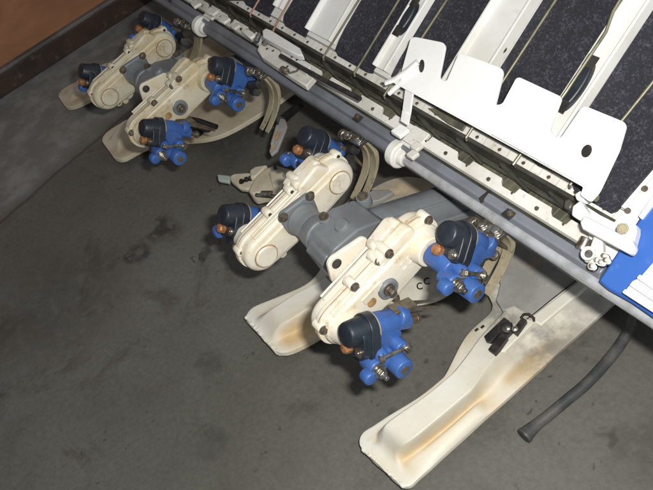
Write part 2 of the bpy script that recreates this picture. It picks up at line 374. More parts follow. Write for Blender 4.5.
# ------------------------------------------------------------------ planting rotors
def planting_arm(parent, s, pivot_u, pivot_w, ang, tilt, xface, a0=-.026, bh=.020, xc=.021):
    """arm at the end of a rotor. local frame: x outward (s), a forward axis, b up. ang is the tilt of a below horizontal in the world"""
    th = -ang - tilt
    ca, sa = math.cos(th), math.sin(th)
    A = V((0, ca, sa)); B = V((0, -sa, ca)); X = V((1, 0, 0))
    O = V((s * xface, pivot_u, pivot_w))
    P = lambda x, a, b: O + X * (s * x) + A * a + B * b
    C = lambda x, a, b: O + X * (s * (xc + x)) + A * (a + a0) + B * (b + bh)      # along the barrel
    Q = lambda x, a, b: O + X * (s * xc + x) + A * (a + a0) + B * (b + bh)        # plug side never mirrored
    m = MB()
    m.cyl(P(.002, 0, 0), P(.038, 0, -.002), .0150, .0130, bev=.002, n=28)               # pivot boss
    m.cyl(P(.030, -.002, -.012), P(.051, -.002, -.012), .0105, bev=.002, n=24)      # lower lobe
    m.cyl(P(.042, -.012, -.019), P(.056, -.012, -.019), .0085, bev=.0025, n=24)
    m.cyl(P(.020, .026, -.013), P(.064, .026, -.013), .0135, .0120, bev=.0015, n=28)  # second boss
    m.cyl(P(.040, -.004, -.012), P(.040, .030, -.012), .0095, bev=.002)
    m.cyl(C(0, .030, 0), C(0, .066, -.001), .0165, .0145, bev=.0015, n=32)        # barrel
    m.cyl(C(.002, .062, -.001), C(.003, .086, -.004), .0098, bev=.0015)
    m.cyl(C(.003, .068, .006), C(.003, .080, .004), .0115, bev=.002)
    m.prism([C(-.008, a, b) for a, b in hull([(.040, -.006, .012), (.058, -.010, .010), (.050, -.030, .010)], 16)], X * (s * .024))
    m.cyl(P(.032, .030, .004), P(.050, .030, .004), .0090, bev=.0015)              # ears of the link
    m.cyl(P(.034, .004, .004), P(.050, .004, .000), .0080, bev=.0015)
    body = m.build('planting_arm', 'blue', parent, bevel=.0008)
    m = MB()
    m.lathe(C(0, 0, 0), A, [(0, .006), (.0004, .0110), (.0014, .0132), (.004, .0143), (.020, .0158), (.029, .0170), (.0315, .0182), (.0345, .0182)], n=32)
    m.prism([Q(x, .0235, b) for x, b in hull([(0, 0, .0185), (-.005, -.024, .0105), (.014, -.019, .0105)], 24)], A * .012)
    m.prism([Q(x, .0135, b) for x, b in hull([(-.004, -.0225, .0095), (.013, -.0175, .0095), (.004, -.004, .014)], 20)], A * .0112)
    m.prism([Q(x, .0235, b) for x, b in hull([(-.002, -.038, .0060), (.004, -.020, .0120)], 20)], A * .0095)
    m.build('rubber_cap', 'black', body, bevel=.0010)
    m = MB(); m.cyl(C(0, .0342, 0), C(0, .0356, 0), .0186, n=32); m.build('gasket', 'tan', body)
    m = MB()
    m.lathe(Q(-.0045, .0045, -.0225), A, [(0, .0030), (.0008, .0055), (.0025, .0068), (.0095, .0070)], n=9)
    m.build('plug', 'orange', body, smooth=25)
    m = MB(); m.cyl(Q(.0140, .0118, -.0175), Q(.0140, .0140, -.0175), .0060); m.cyl(Q(.0140, .0102, -.0175), Q(.0140, .0119, -.0175), .0045); m.cyl(Q(.0140, .0095, -.0175), Q(.0140, .0103, -.0175), .0022)
    m.build('bolt', 'steel', body)
    m = MB(); m.cyl(P(.051, .000, .002), P(.051, .034, .006), .0026, n=12); m.hexbolt(P(.051, .002, .002), -A, .0044, .004); m.hexbolt(P(.051, .032, .006), A, .0044, .004)
    m.build('link_bolt', 'steel', body)
    m = MB(); m.cyl(P(.050, -.002, -.012), P(.0535, -.002, -.012), .0080, n=22); m.cyl(P(.0535, -.002, -.012), P(.0560, -.002, -.012), .0066, n=22); m.hexbolt(P(.056, -.002, -.012), X * s, .0054, .005); m.cyl(P(.060, -.002, -.012), P(.068, -.002, -.012), .0030, n=12)
    m.build('clamp_bolt', 'steel', body, bevel=.0003)
    m = MB(); m.cyl(P(.0638, .026, -.013), P(.0648, .026, -.013), .0056, n=20); m.build('pin', 'dsteel', body)
    m = MB(); m.hexbolt(P(.050, .036, .004), X * s, .0050, .005); m.build('bolt', 'steel', body)
    # claw
    m = MB()
    m.cyl(C(.003, .084, -.004), C(.003, .098, -.006), .0042, .0036, n=12)
    m.cyl(C(.003, .097, -.006), C(.003, .102, -.0065), .006, n=10)
    m.box(C(-.002, .078, .013), (.016, .030, .006), Matrix.Rotation(th + .1, 3, 'X'))
    for dx in (-.009, .003):
        m.prism([C(dx, .080, .016), C(dx, .130, .004), C(dx, .134, .001), C(dx, .080, .009)], X * .0022)
    m.build('claw', 'dsteel', body, bevel=.0005)
    return body

def rotor(X, Y, Z, s, tilt, angs, creamm, label, group='planting rotors on the drive cases', wide=False, hl=.0685):
    rot = Matrix.Rotation(tilt, 3, 'X')
    t = thing('planting_rotor', label, 'planting rotor', V((X, Y, Z)), rot, group)
    # inner half (towards the drive case) and outer half (towards the arms)
    inner = [(-hl, 0, .0275), (hl, 0, .0275), (0, -.004, .029)]
    outer = [(-hl, 0, .0255), (hl, -.001, .0255), (0, -.004, .027)]
    flange = [(-hl, 0, .0305), (hl, 0, .0305), (0, -.003, .0330)]
    m = MB()
    shell(m, inner, -.001, -.021, .008, s)
    # raised deck of the inner half
    shell(m, [(-hl, 0, .017), (hl, 0, .017), (0, -.004, .022)], -.020, -.0245, .003, s)
    shell(m, flange, .0022, -.0038, .0012, s)
    # long ribs on top and the square hump by the far end
    for x in (-.010, -.0165):
        m.cyl(V((s * x, -hl + .004, .0300)), V((s * x, hl * .30, .0310)), .0017, n=8, bev=.0008)
    shell(m, [(hl * .42, .030, .010), (hl * .80, .034, .010), (hl * .95, .012, .012), (hl * .35, .012, .012)], -.001, -.019, .004, s)
    m.cyl(V((s * -.012, hl * .36, .037)), V((s * .000, hl * .36, .037)), .0058, bev=.001)
    m.cyl(V((s * -.012, hl * .88, .039)), V((s * .000, hl * .88, .039)), .0058, bev=.001)
    m.build('case_half', creamm, t, bevel=.0010)
    m = MB()
    shell(m, outer, .0038, .0175, .006, s)
    shell(m, flange, .0024, .0066, .0012, s)
    for u in (-hl, hl):
        m.lathe(V((s * .014, u, 0)), V((s, 0, 0)), [(0, .024), (.006, .0215), (.012, .0200), (.0165, .0195), (.0175, .0185)], n=36)
    for x in (.009, .0145):
        m.cyl(V((s * x, -hl - .002, .0265)), V((s * x, hl * .25, .0275)), .0015, n=8, bev=.0008)
    # hump with cast knobs at the far end
    shell(m, [(hl * .30, .030, .009), (hl * .90, .030, .009), (hl * .6, .012, .012)], .002, .0150, .003, s)
    for u, w, l in ((hl * .42, .036, .014),):
        m.cyl(V((s * -.004, u, w)), V((s * (.003 + l), u, w)), .0068, .0062, bev=.001)
    m.box(V((s * .0175, -.016, .010)), (.003, .030, .010), Matrix.Rotation(.0, 3, 'X'))
    m.build('case_half', creamm, t, bevel=.0010)
    # seam sediment
    m = MB(); P = hull([(a, c, r + .0004) for a, c, r in flange]); m.prism([V((s * .0020, a, c)) for a, c in P], V((s * .0008, 0, 0)))
    m.build('gasket', 'rust_line', t)
    # ears with bolts along the seam
    ears = [(-hl - .020, .018), (-hl * .40, .0305), (.014, .0315), (hl + .023, .018), (-hl + .006, -.032), (0, -.038), (hl - .004, -.032)]
    m = MB()
    for u, w in ears:
        m.cyl(V((s * -.0058, u, w)), V((s * .0085, u, w)), .0066, .0060, bev=.0012, n=18)
    m.build('ear', creamm, t, bevel=.0005, split=True)
    m = MB(); m2 = MB()
    for u, w in ears + [(hl * .42, .037)]:
        kx = .0172 if (u, w) == (hl * .42, .037) else .0096
        m.hexbolt(V((s * kx, u, w)), V((s, 0, 0)), .0042, .0035)
        if (u, w) in ears: m2.cyl(V((s * -.0056, u, w)), V((s * -.0062, u, w)), .0026, n=12)
    m.build('bolt', 'dsteel', t, split=True)
    m2.build('bolt_hole', 'dark', t, split=True)
    # round caps on the inner face
    for u in (-hl, hl):
        m = MB(); m.lathe(V((s * -.0235, u, 0)), V((-s, 0, 0)), [(0, .0162), (.0024, .0160), (.0034, .0150), (.0040, .0142), (.0040, .001)], n=36)
        m.build('bearing_cap', creamm, t)
        m = MB(); m.lathe(V((s * -.0243, u, 0)), V((-s, 0, 0)), [(0, .0174), (.0006, .0172)], n=36); m.build('cap_ring', 'rust_line', t)
    # centre shaft on the outer face
    m = MB(); m.lathe(V((s * .0172, .0, -.004)), V((s, 0, 0)), [(0, .0135), (.004, .0130), (.005, .0120), (.005, .0095), (.0025, .009), (.0025, .001)], n=32)
    m.build('hub_ring', 'grey', t)
    m = MB(); m.cyl(V((s * .019, 0, -.004)), V((s * .0235, 0, -.004)), .0072, n=24, bev=.0008); m.cyl(V((s * .0235, 0, -.004)), V((s * .031, 0, -.004)), .0046, n=6)
    m.build('centre_shaft', 'dsteel', t, bevel=.0003)
    m = MB(); m.cyl(V((s * .0172, -.024, -.001)), V((s * .0188, -.024, -.001)), .0062, n=24, bev=.0005)
    m.build('sight_plug', 'rust_line', t)
    # lobed counterweight plate standing over the inner side
    m = MB()
    m.prism([V((s * -.0255, a, c)) for a, c in hull([(-.020, .040, .0105), (-.030, .022, .008), (.016, .030, .009)], 24)], V((s * -.006, 0, 0)))
    if s > 0:
        m.build('lug_plate', creamm, t, bevel=.0015)
        m = MB(); m.cyl(V((s * -.0250, -.020, .040)), V((s * -.0236, -.020, .040)), .0062, n=16); m.build('lug_hole', 'dark', t)
    else: m.b.free()
    if wide:
        for k in range(2):
            c = V((.0179, .030 + k * .0095, .004)); h_ = .0046; w2 = .0027
            m = MB(); q = [(-w2, h_ * .6), (-w2 * .6, h_), (w2 * .6, h_), (w2, h_ * .5), (-w2, -h_), (w2, -h_)]
            m.tube([c + V((.0002, a, b)) for a, b in q], .00065, n=6); m.build('cast_digit', 'rail', t)
    if s < 0:
        m = MB(); m.cyl(V((.004, -hl + .030, -.030)), V((-.016, -hl + .030, -.030)), .0125, bev=.003, n=24); m.cyl(V((.008, -hl + .018, -.036)), V((-.008, -hl + .018, -.036)), .006, bev=.001)
        m.build('drain_boss', creamm, t)
    planting_arm(t, s, -hl, 0, angs[0], tilt, .030, a0=-.031 if s > 0 else -.036, bh=.022 if s > 0 else .020)
    planting_arm(t, s, hl, 0, angs[1], tilt, .030, a0=-.024 if s > 0 else -.034, bh=.031 if s > 0 else .026)
    return t

def solve(px, py, X): return U(px, py, x=X)
R = math.radians
p3 = (solve(267, 258, -.7125) + solve(342, 183, -.7125)) / 2
p4 = (solve(340, 331, -.520) + solve(428, 248, -.520)) / 2
p1 = (solve(111, 97, -1.3125) + solve(165, 50, -1.3125)) / 2
p2 = solve(180, 107, -1.120)
def tiltof(a, b, X):
    d = solve(*b, X) - solve(*a, X); print('tilt', math.degrees(math.atan2(d.z, d.y)), 'len', d.length, 'X', X, solve(*a, X)); return math.atan2(d.z, d.y)
t3 = tiltof((267, 258), (342, 183), -.7125); t4 = tiltof((340, 331), (428, 248), -.520)
t1 = tiltof((111, 99), (166, 50), -1.3125); t2 = R(9)
rotor(-.740, p3.y, p3.z, -1, t3, (R(46), R(62)), 'cream', 'cream rotor with two round flush caps, left of the near grey gearbox')
rotor(-.543, p4.y + .005, p4.z - .005, 1, t4 + R(5), (R(30), R(55)), 'cream', 'cream rotor nearest the camera, with a grey ringed shaft at its middle', wide=True, hl=.0635)
rotor(-1.340, p1.y, p1.z, -1, t1, (R(44), R(60)), 'cream_old', 'yellowed rotor with round caps nearest the brown wall, left of the far gearbox')
rotor(-1.143, p2.y, p2.z, 1, t2, (R(40), R(50)), 'cream_old', 'yellowed rotor with bolted face and dark shaft, right of the far gearbox')

# ------------------------------------------------------------------ drive cases
def drive(X, Y, Z, name_label):
    t = thing('drive_case', name_label, 'gearbox', V((X, Y, Z)), None, 'grey drive cases between the rotors')
    def S(pts, x0, x1, m): m.prism([V((x0, y, z)) for y, z in pts], V((x1 - x0, 0, 0)))
    m = MB()
    m.cyl((-.073, 0, 0), (.030, 0, 0), .0205, .022, n=36)
    m.cyl((.028, 0, -.002), (.072, 0, -.002), .019, n=32)
    m.prism([V((-.0735, a, c)) for a, c in hull([(0, 0, .0255), (.018, .020, .008), (-.018, .020, .008), (.004, -.028, .008)], 24)], V((.009, 0, 0)))
    m.lathe((-.064, 0, 0), (1, 0, 0), [(0, .0245), (.006, .0215), (.020, .0205)], n=36)
    m.lathe((-.038, 0, 0), (1, 0, 0), [(0, .0205), (.004, .0235), (.022, .0255)], n=36)
    S([(-.022, .010), (-.010, .022), (.028, .024), (.060, .012), (.072, -.010), (.064, -.038), (.030, -.050), (.004, -.066), (-.014, -.062), (-.022, -.030)], -.024, .034, m)
    S([(-.030, .004), (-.022, .014), (.020, .018), (.050, .004), (.052, -.03), (.02, -.044), (-.024, -.036)], -.012, .028, m)
    # long arm to the frame
    AR = R(-25)
    dirv = V((0, math.cos(AR), math.sin(AR)))
    a = V((.000, .030, -.010)); b = a + dirv * .34
    m.cyl(a, b, .0235, .027, n=40)
    m.box((a + b) / 2 + V((0, 0, .0)), (.040, .33, .036), Matrix.Rotation(AR, 3, 'X'))
    m.box((a + b) / 2 + V((.026, 0, -.008)), (.010, .33, .010), Matrix.Rotation(AR, 3, 'X'))
    m.box((a + b) / 2 + V((-.026, 0, -.002)), (.008, .33, .008), Matrix.Rotation(AR, 3, 'X'))
    # foot
    m.box(V((-.006, -.012, -.078)), (.020, .012, .040), Matrix.Rotation(R(12), 3, 'X'))
    m.build('casting', 'grey', t, bevel=.0025, seg=3)
    m = MB()
    m.cyl((-.016, .012, .018), (-.016, .012, .027), .0085, n=20, bev=.001)
    m.cyl((-.016, .070, .000), (-.016, .070, .014), .0095, n=20, bev=.001)
    m.build('boss', 'grey', t, split=True)
    m = MB()
    m.hexbolt((-.016, .070, .014), (0, 0, 1), .0055, .004)
    m.hexbolt((-.016, .012, .027), (0, 0, 1), .005, .004)
    for y, z in ((.022, .026), (-.022, .024)): m.hexbolt((-.064, y, z), (1, 0, 0), .005, .004)
    m.build('bolt', 'dsteel', t, split=True)
    m = MB(); m.lathe((.012, .020, .020), (0, -.3, 1), [(0, .010), (.006, .0095), (.008, .008)], n=20)
    m.build('boss', 'grey', t, split=True)
    return t
ctr = (p3 + p4) / 2
drive(-.6415, ctr.y, ctr.z - .002, 'grey cast gearbox with a long arm between the two near rotors')
ctr = (p1 + p2) / 2
drive(-1.2415, ctr.y, ctr.z - .002, 'grey cast gearbox between the two far yellowed rotors')

# ------------------------------------------------------------------ floats
def lerp(a, b, t): return a + (b - a) * t
def float_board(label, stations, m, zr, thick=.012, ragged=0., sub=3, grime=None, name='float'):
    """stations: (L, R, crown) with crown = None or (a, b, c, d, h); each L/R/a.. is a photo point or a world (x, y) marked 'w'"""
    def P(q, z):
        if len(q) == 3: return V((q[1], q[2], z))
        return U(q[0], q[1], z=z)
    rows = []; stains = []; gr = []; NP = 16
    for st in stations:
        Lp, Rp = P(st[0], zr), P(st[1], zr)
        if st[2] is None:
            a, b, c, d = (lerp(Lp, Rp, f) for f in (.2, .3, .7, .8)); sv = (.1, .1, .15, .2, .25, .1)
        else:
            qa, qb, qc, qd, h = st[2]
            if isinstance(qa, float):
                a, b, c, d = (lerp(Lp, Rp, f) for f in (qa, qb, qc, qd)); b.z += h; c.z += h
            else:
                a, b, c, d = P(qa, zr), P(qb, zr + h), P(qc, zr + h), P(qd, zr)
            sv = (.12, .30, .02, .08, .45, .2)
        if len(st) > 3: sv = st[3]
        e1 = lerp(a, b, .15); e2 = lerp(d, c, .15); f1 = lerp(b, c, .07) ; f2 = lerp(c, b, .07)
        g1 = lerp(a, Lp, .1); g2 = lerp(d, Rp, .1)
        h2 = st[5] if len(st) > 5 else 0.; dn = V((0, 0, thick))
        rows.append([Lp - dn, Lp - V((0, 0, .001)), lerp(Lp, a, .12), g1, e1, b, f1, lerp(b, c, .5), f2, c, e2, g2, lerp(d, Rp, .34) + V((0, 0, h2)), lerp(Rp, d, .14) + V((0, 0, h2 * .7)), Rp - V((0, 0, .001)), Rp - dn])
        s = [sv[0], sv[0], sv[0], sv[1], sv[1], sv[2], sv[2], (sv[2] + sv[3]) / 2, sv[3] + sv[4] * .1, sv[3] + sv[4] * .25, sv[4] * .75, sv[4] * .8, (sv[5] + sv[4] * .4 if h2 <= 0 else sv[5]), sv[5], sv[5], sv[5]]
        stains.append(s); gr.append(st[4] if len(st) > 4 else 0.)
    c0 = sum((p for r in rows for p in r), V()) / (len(rows) * 16); c0.z = 0
    t = thing(name, label, 'float', c0, None, 'floats under the planting rotors')
    bm = bmesh.new(); lay = bm.verts.layers.float.new('stain'); lay2 = bm.verts.layers.float.new('grime')
    G = []
    for i, r in enumerate(rows):
        g = []
        for j, p in enumerate(r):
            if ragged and i == 0: p = p + V((random.uniform(-.3, .3), random.uniform(-1, 1), 0)) * ragged
            vv = bm.verts.new(p - c0); vv[lay] = stains[i][j]; vv[lay2] = gr[i]; g.append(vv)
        G.append(g)
    cr = bm.edges.layers.float.new('crease_edge')
    def crease(a, b, v_):
        e = bm.edges.get((a, b))
        if e: e[cr] = v_
    for i in range(len(G) - 1):
        for j in range(15): bm.faces.new((G[i][j], G[i][j + 1], G[i + 1][j + 1], G[i + 1][j]))
    bm.faces.new(G[0]); bm.faces.new(list(reversed(G[-1])))
    for i in range(len(G) - 1): bm.faces.new((G[i][15], G[i][0], G[i + 1][0], G[i + 1][15]))
    for i in range(len(G) - 1):
        for j in (0, 1, 14, 15): crease(G[i][j], G[i + 1][j], .8)
    for i in range(3, len(G) - 1):
        for j in (3, 4, 6, 8, 10, 11): crease(G[i][j], G[i + 1][j], .28)
    for j in range(15): crease(G[0][j], G[0][j + 1], .6); crease(G[-1][j], G[-1][j + 1], .9)
    for i in (0, -1):
        crease(G[i][0], G[i][15], .9)
    bmesh.ops.recalc_face_normals(bm, faces=bm.faces)
    me = bpy.data.meshes.new('hull'); bm.to_mesh(me); bm.free()
    me.materials.append(MT[m])
    for p in me.polygons: p.use_smooth = True
    o = bpy.data.objects.new('hull', me); COL.objects.link(o); o.parent = t; MW[o.name] = MW[t.name]
    md = o.modifiers.new('sub', 'SUBSURF'); md.levels = sub; md.render_levels = sub
    if ragged:
        tx = bpy.data.textures.new('rag', 'CLOUDS'); tx.noise_scale = .006
        vg = o.vertex_groups.new(name='tip'); vg.add(list(range(16)), 1, 'REPLACE')
        d = o.modifiers.new('rag', 'DISPLACE'); d.texture = tx; d.strength = .006; d.vertex_group = 'tip'; d.texture_coords = 'LOCAL'
    return t

W = lambda x, y: ('w', x, y)
ZR = .030
A_st = [
 ((363, 450), (401, 486), None, (.05, .1, .1, .1, .1, .05)),
 ((358, 441), (409, 487), None, (.05, .1, .1, .1, .1, .05)),
 ((361, 434), (415, 481), None, (.05, .1, .1, .1, .1, .05)),
 ((365, 430), (419, 477), ((378, 443), (384, 442), (394, 451), (401, 461), .010), (.05, .5, .2, .2, 1., .1)),
 ((371, 427), (424, 473), ((376, 434), (381, 427), (402, 446), (408, 456), .032), (.08, .45, .0, .05, 1., .15), 0, .003),
 ((380, 421), (432, 466), ((385, 427), (390, 419), (413, 440), (418, 449), .038), (.1, .35, .0, .0, .9, .1), 0, .005),
 ((392, 413), (441, 457), ((398, 418), (403, 410), (425, 430), (429, 441), .038), (.1, .3, .0, .0, .9, .1), 0, .008),
 ((420, 397), (466, 435), ((427, 402), (430, 392), (449, 410), (453, 422), .037), (.3, .3, .0, .0, .8, .1), 0, .010),
 ((441, 379), (485, 417), ((448, 384), (450, 374), (470, 392), (474, 403), .034), (.4, .35, .0, .05, .8, .15), 0, .011),
 ((445, 376), (490, 413), ((452, 381), (453, 372), (473, 390), (477, 400), .033), (.4, .35, .0, .05, .9, .6), 0, .0),
 ((454, 357), (505, 400), ((465, 364), (466, 356), (484, 373), (492, 388), .028), (.6, .3, .0, .1, .8, .6)),
 ((466, 333), (526, 381), ((479, 342), (480, 336), (498, 352), (508, 366), .020), (.5, .2, .0, .1, .3, .7), .2),
 ((484, 319), (544, 365), ((492, 325), (494, 321), (512, 336), (526, 350), .014), (.2, .1, .1, .0, .2, .75), .7),
 ((497, 306), (558, 352), ((506, 312), (508, 308), (528, 325), (541, 337), .012), (.1, .1, .1, .0, .1, .55), .8),
 ((482, 288), (566, 345), ((502, 302), (505, 298), (535, 320), (548, 331), .012), (.1, .1, .1, .0, .1, .35), .7),
 ((486, 268), (585, 328), ((520, 288), (523, 283), (552, 303), (566, 316), .012), (.1, .25, .1, .0, .1, .15), .5),
 ((496, 242), (606, 309), ((538, 266), (541, 261), (572, 282), (586, 296), .012), (.1, .1, .0, .0, .1, .1), .4),
 ((540, 205), (655, 265), ((575, 223), (578, 218), (612, 236), (630, 250), .012), (.1, .1, .0, .0, .1, .1), .3)]
fA = float_board('large white float with orange stains and a ragged tip, nearest the camera beside the hose', A_st, 'float', ZR, .009, ragged=.0012)
B_st = [
 ((245, 318), (274, 351), None, (.05, .1, .1, .1, .1, .05)),
 ((247, 312), (283, 353), None, (.05, .1, .1, .1, .1, .05)),
 ((253, 306), (293, 350), ((261, 316), (267, 311), (277, 326), (282, 337), .020), (.1, .7, .25, .3, 1.2, .5)),
 ((264, 302), (305, 344), ((272, 311), (277, 305), (290, 321), (295, 332), .028), (.1, .6, .05, .2, 1.3, .7)),
 ((289, 292), (327, 331), ((294, 298), (297, 291), (312, 306), (317, 318), .024), (.3, .4, .0, .15, 1.3, .9)),
 ((318, 280), (352, 315), ((323, 285), (325, 279), (338, 291), (343, 303), .020), (.1, .1, .0, .0, .3, .3)),
 (W(-.87, .27), W(-.68, .27), (.2, .3, .7, .8, .012)),
 (W(-.91, .305), W(-.645, .305), (.3, .35, .65, .7, .008), (.6, .8, .9, .2, .2, .1), .2),
 (W(-.922, .345), W(-.640, .345), (.3, .35, .65, .7, .008), (.8, .8, .9, .2, .2, .1), .5),
 (W(-.915, .41), W(-.640, .40), (.3, .35, .65, .7, .006), (.7, .6, .5, .2, .2, .1), .5),
 (W(-.895, .45), W(-.64, .45), (.3, .35, .65, .7, .004), (.5, .6, .9, .2, .2, .1), .3),
 (W(-.86, .465), W(-.66, .49), None, (.8, .6, .5, .2, .2, .1), .3)]
fB = float_board('cream float whose white tip sticks out below the near grey gearbox', B_st, 'float', ZR, .012, ragged=.0008)
D_st = [
 (W(-1.562, .098), W(-1.478, .093), None),
 (W(-1.575, .103), W(-1.463, .098), None),
 (W(-1.584, .112), W(-1.453, .106), None),
 (W(-1.588, .128), W(-1.449, .120), (.26, .36, .58, .68, .012)),
 (W(-1.585, .160), W(-1.446, .150), (.20, .30, .64, .75, .030)),
 (W(-1.57, .20), W(-1.425, .19), (.22, .30, .66, .74, .020)),
 (W(-1.60, .24), W(-1.365, .235), (.25, .30, .55, .62, .020)),
 (W(-1.66, .28), W(-1.318, .275), (.3, .35, .50, .58, .012)),
 (W(-1.69, .32), W(-1.300, .33), (.3, .35, .50, .58, .010), (.2, .3, .3, .3, .5, .1)),
 (W(-1.70, .42), W(-1.290, .44), (.3, .35, .50, .58, .008), (.3, .2, .2, .2, .35, .1)),
 (W(-1.68, .52), W(-1.30, .54), None, (.3, .3, .3, .3, .3, .3))]
fD = float_board('tan wide float whose blunt tip lies under the far right rotor', D_st, 'float_old', ZR, .012)
E_st = [
 (W(-1.865, .092), W(-1.80, .088), None),
 (W(-1.88, .098), W(-1.785, .093), None),
 (W(-1.887, .112), W(-1.775, .106), None),
 (W(-1.885, .130), W(-1.768, .122), (.26, .36, .58, .68, .012)),
 (W(-1.87, .18), W(-1.755, .17), (.2, .30, .64, .74, .030)),
 (W(-1.85, .26), W(-1.72, .26), (.22, .28, .68, .76, .026)),
 (W(-1.85, .36), W(-1.70, .36), None)]
fE = float_board('small pale float tip closest to the brown wall, under the far left rotor', E_st, 'float_old', ZR, .012)

# black hinge bracket on the near float
def wpoly(mb, pts, z, h):
    P = [U(x, y, z=z) for x, y in pts]; mb.prism(P, V((0, 0, -h)))
br = MB()
wpoly(br, [(484, 336), (504, 317), (510, 321), (491, 342), (486, 341)], .055, .010)
wpoly(br, [(488, 349), (501, 332), (508, 336), (495, 354)], .057, .012)
wpoly(br, [(500, 333), (503, 322), (512, 322), (514, 330), (507, 337)], .053, .010)
wpoly(br, [(512, 330), (522, 317), (527, 320), (517, 334)], .056, .008)
def Uw(px, py, z): return U(px, py, z=z)
c1 = Uw(510, 326, .066)
br.cyl(Uw(507, 329, .054), Uw(507, 329, .054) + V((.002, -.002, .008)), .0075, n=24, bev=.0015)
br.tube([Uw(521, 318, .056), Uw(524, 314, .060), Uw(529, 314, .062), Uw(534, 318, .060), Uw(534, 321, .052)], .0018)
br.build('hinge_bracket', 'dark', fA, world=True, bevel=.001, split=True)
br = MB(); wpoly(br, [(502, 339), (524, 318), (536, 320), (505, 351), (497, 352)], .0475, .012); br.build('bracket_seat', 'float', fA, world=True, bevel=.002)
br = MB(); br.hexbolt(Uw(508, 328.5, .0625), (.3, -.2, 1), .0036, .003, False); br.hexbolt(Uw(515, 329, .056), (.3, -.2, 1), .003, .002); br.build('bolt', 'steel', fA, world=True, split=True)
br = MB()
for x, y in ((475, 331), (481, 328)):
    p = Uw(x, y, .0305); q = Uw(x + 3, y - 2.4, .0305); br.tube([p, q], .0020, n=10, flat=.6)
br.build('slot', 'dark', fA, world=True, split=True)
br = MB()
wpoly(br, [(529, 318), (585, 276), (592, 282), (541, 325)], .045, .008)
br.build('deck_strip', 'float', fA, world=True, bevel=.002)
dk = MB()
dpts = rounded2 = [(501, 238), (530, 246), (562, 262), (583, 275), (556, 297), (530, 316), (514, 307), (503, 311), (496, 300), (500, 284), (494, 268), (497, 252)]
dk.prism([U(x, y, z=.0425) for x, y in dpts], V((0, 0, -.008)))
dk.build('deck_plate', 'float_grey', fA, world=True, bevel=.002)
dk = MB()
for x, y, r_ in ((541, 279, .006), (547, 284, .004), (532, 270, .0035)): dk.lathe(U(x, y, z=.0422), (0, 0, 1), [(0, r_), (.0008, r_ * .95), (.0010, r_ * .7)], n=24)
dk.build('deck_boss', 'float_grey', fA, world=True, split=True)
br = MB(); br.tube([Uw(527, 319, .0445), Uw(556, 296, .0445), Uw(583, 275, .0445)], .0009, n=6); br.build('deck_groove', 'dark', fA, world=True)
br = MB()
for x, y in ((418, 286), (425, 281)):
    pts = [Uw(x + 2.2 + 3 * math.cos(a), y + 3 * math.sin(a), .0315) for a in [R(40 + 26 * k) for k in range(11)]]; br.tube(pts, .0011, n=6)
br.build('slot', 'dark', fB, world=True, split=True)
br = MB()
for x, y in ((371, 193), (375, 197), (372, 195)): br.hexbolt(Uw(x, y, .036), (0, 0, 1), .004, .004)
br.build('bolt', 'dark', fB, world=True, split=True)
br = MB(); wpoly(br, [(358, 199), (372, 190), (388, 189), (394, 192), (380, 200), (362, 204)], .044, .010); br.build('deck_plate', 'float_grey', fB, world=True, bevel=.002)
# lever on far float
br = MB()
br.tube([U(182, 117, z=.09), U(200, 121, z=.085), U(217, 127, z=.075)], .005, n=10); br.tube([U(180, 124, z=.08), U(198, 130, z=.07), U(210, 130, z=.07)], .004, n=8)
br.cyl(U(196, 130, z=.07), U(200, 132, z=.07), .009)
br.build('lever', 'dark', fD, world=True, split=True)

# small moulded float with a pale green tip
zc = .06
pc = U(270, 182, z=0)
t = thing('small_float', 'small tan moulded float with a pale green pointed tip, beside the near left rotor', 'float', pc)
m = MB()
def pol(pts, z, h, mb=None): (mb or m).prism([U(x, y, z=z) for x, y in pts], V((0, 0, -h)))
pol([(229, 176), (234, 173), (250, 172), (262, 178), (256, 186), (248, 189), (240, 188), (231, 181)], zc, .012)
pol([(250, 186), (256, 176), (263, 170), (268, 167), (277, 165), (298, 171), (299, 178), (290, 192), (280, 195), (262, 192), (252, 194), (248, 191)], zc + .014, .03)
pol([(268, 172), (276, 167), (294, 173), (286, 186), (272, 186)], zc + .020, .02)
pol([(249, 170), (255, 166), (267, 164), (262, 170), (256, 176), (250, 178)], zc + .012, .012)
m.build('hull', 'float_old', t, world=True, bevel=.004, seg=3)
m = MB(); pol([(217, 174), (230, 175.5), (229, 182), (218, 180)], zc - .002, .008, m); m.build('tip', 'teal', t, world=True, bevel=.002)
m = MB()
for x, y in ((242, 182), (247, 180), (251, 179)): m.hexbolt(U(x, y, z=zc + .001), (0, 0, 1), .0042, .004)
for x, y in ((274, 169), (286, 175)): m.cyl(U(x, y, z=zc + .021), U(x, y, z=zc + .0225), .006)
m.build('bolt', 'dark', t, world=True, split=True)
m = MB(); m.cyl(U(262, 194, z=.075), U(272, 194, z=.075), .006); m.cyl(U(256, 195, z=.07), U(280, 197, z=.07), .0035); m.build('pivot_pin', 'steel', t, world=True)

# pale clip between the floats
pc = U(276, 145, z=0)
t = thing('clip_bracket', 'narrow pale metal bracket standing left of the black cap of the near left rotor', 'bracket', pc)
m = MB(); pol([(280, 118), (285, 119), (287, 126), (277, 150), (271, 155), (269, 151)], .14, .006, m); pol([(276, 124), (279, 125), (272, 146), (270, 144)], .146, .012, m)
m.build('plate', 'float_grey', t, world=True, bevel=.0015)
m = MB(); m.cyl(U(273, 147, z=.141), U(273, 147, z=.144), .0035); m.tube([U(275, 140, z=.143), U(279, 132, z=.145)], .003); m.build('bolt', 'rust_line', t, world=True, split=True)
m = MB(); m.cyl(U(281, 121, z=.134), U(300, 105, z=.05), .008); m.build('stay', 'dark', t, world=True)

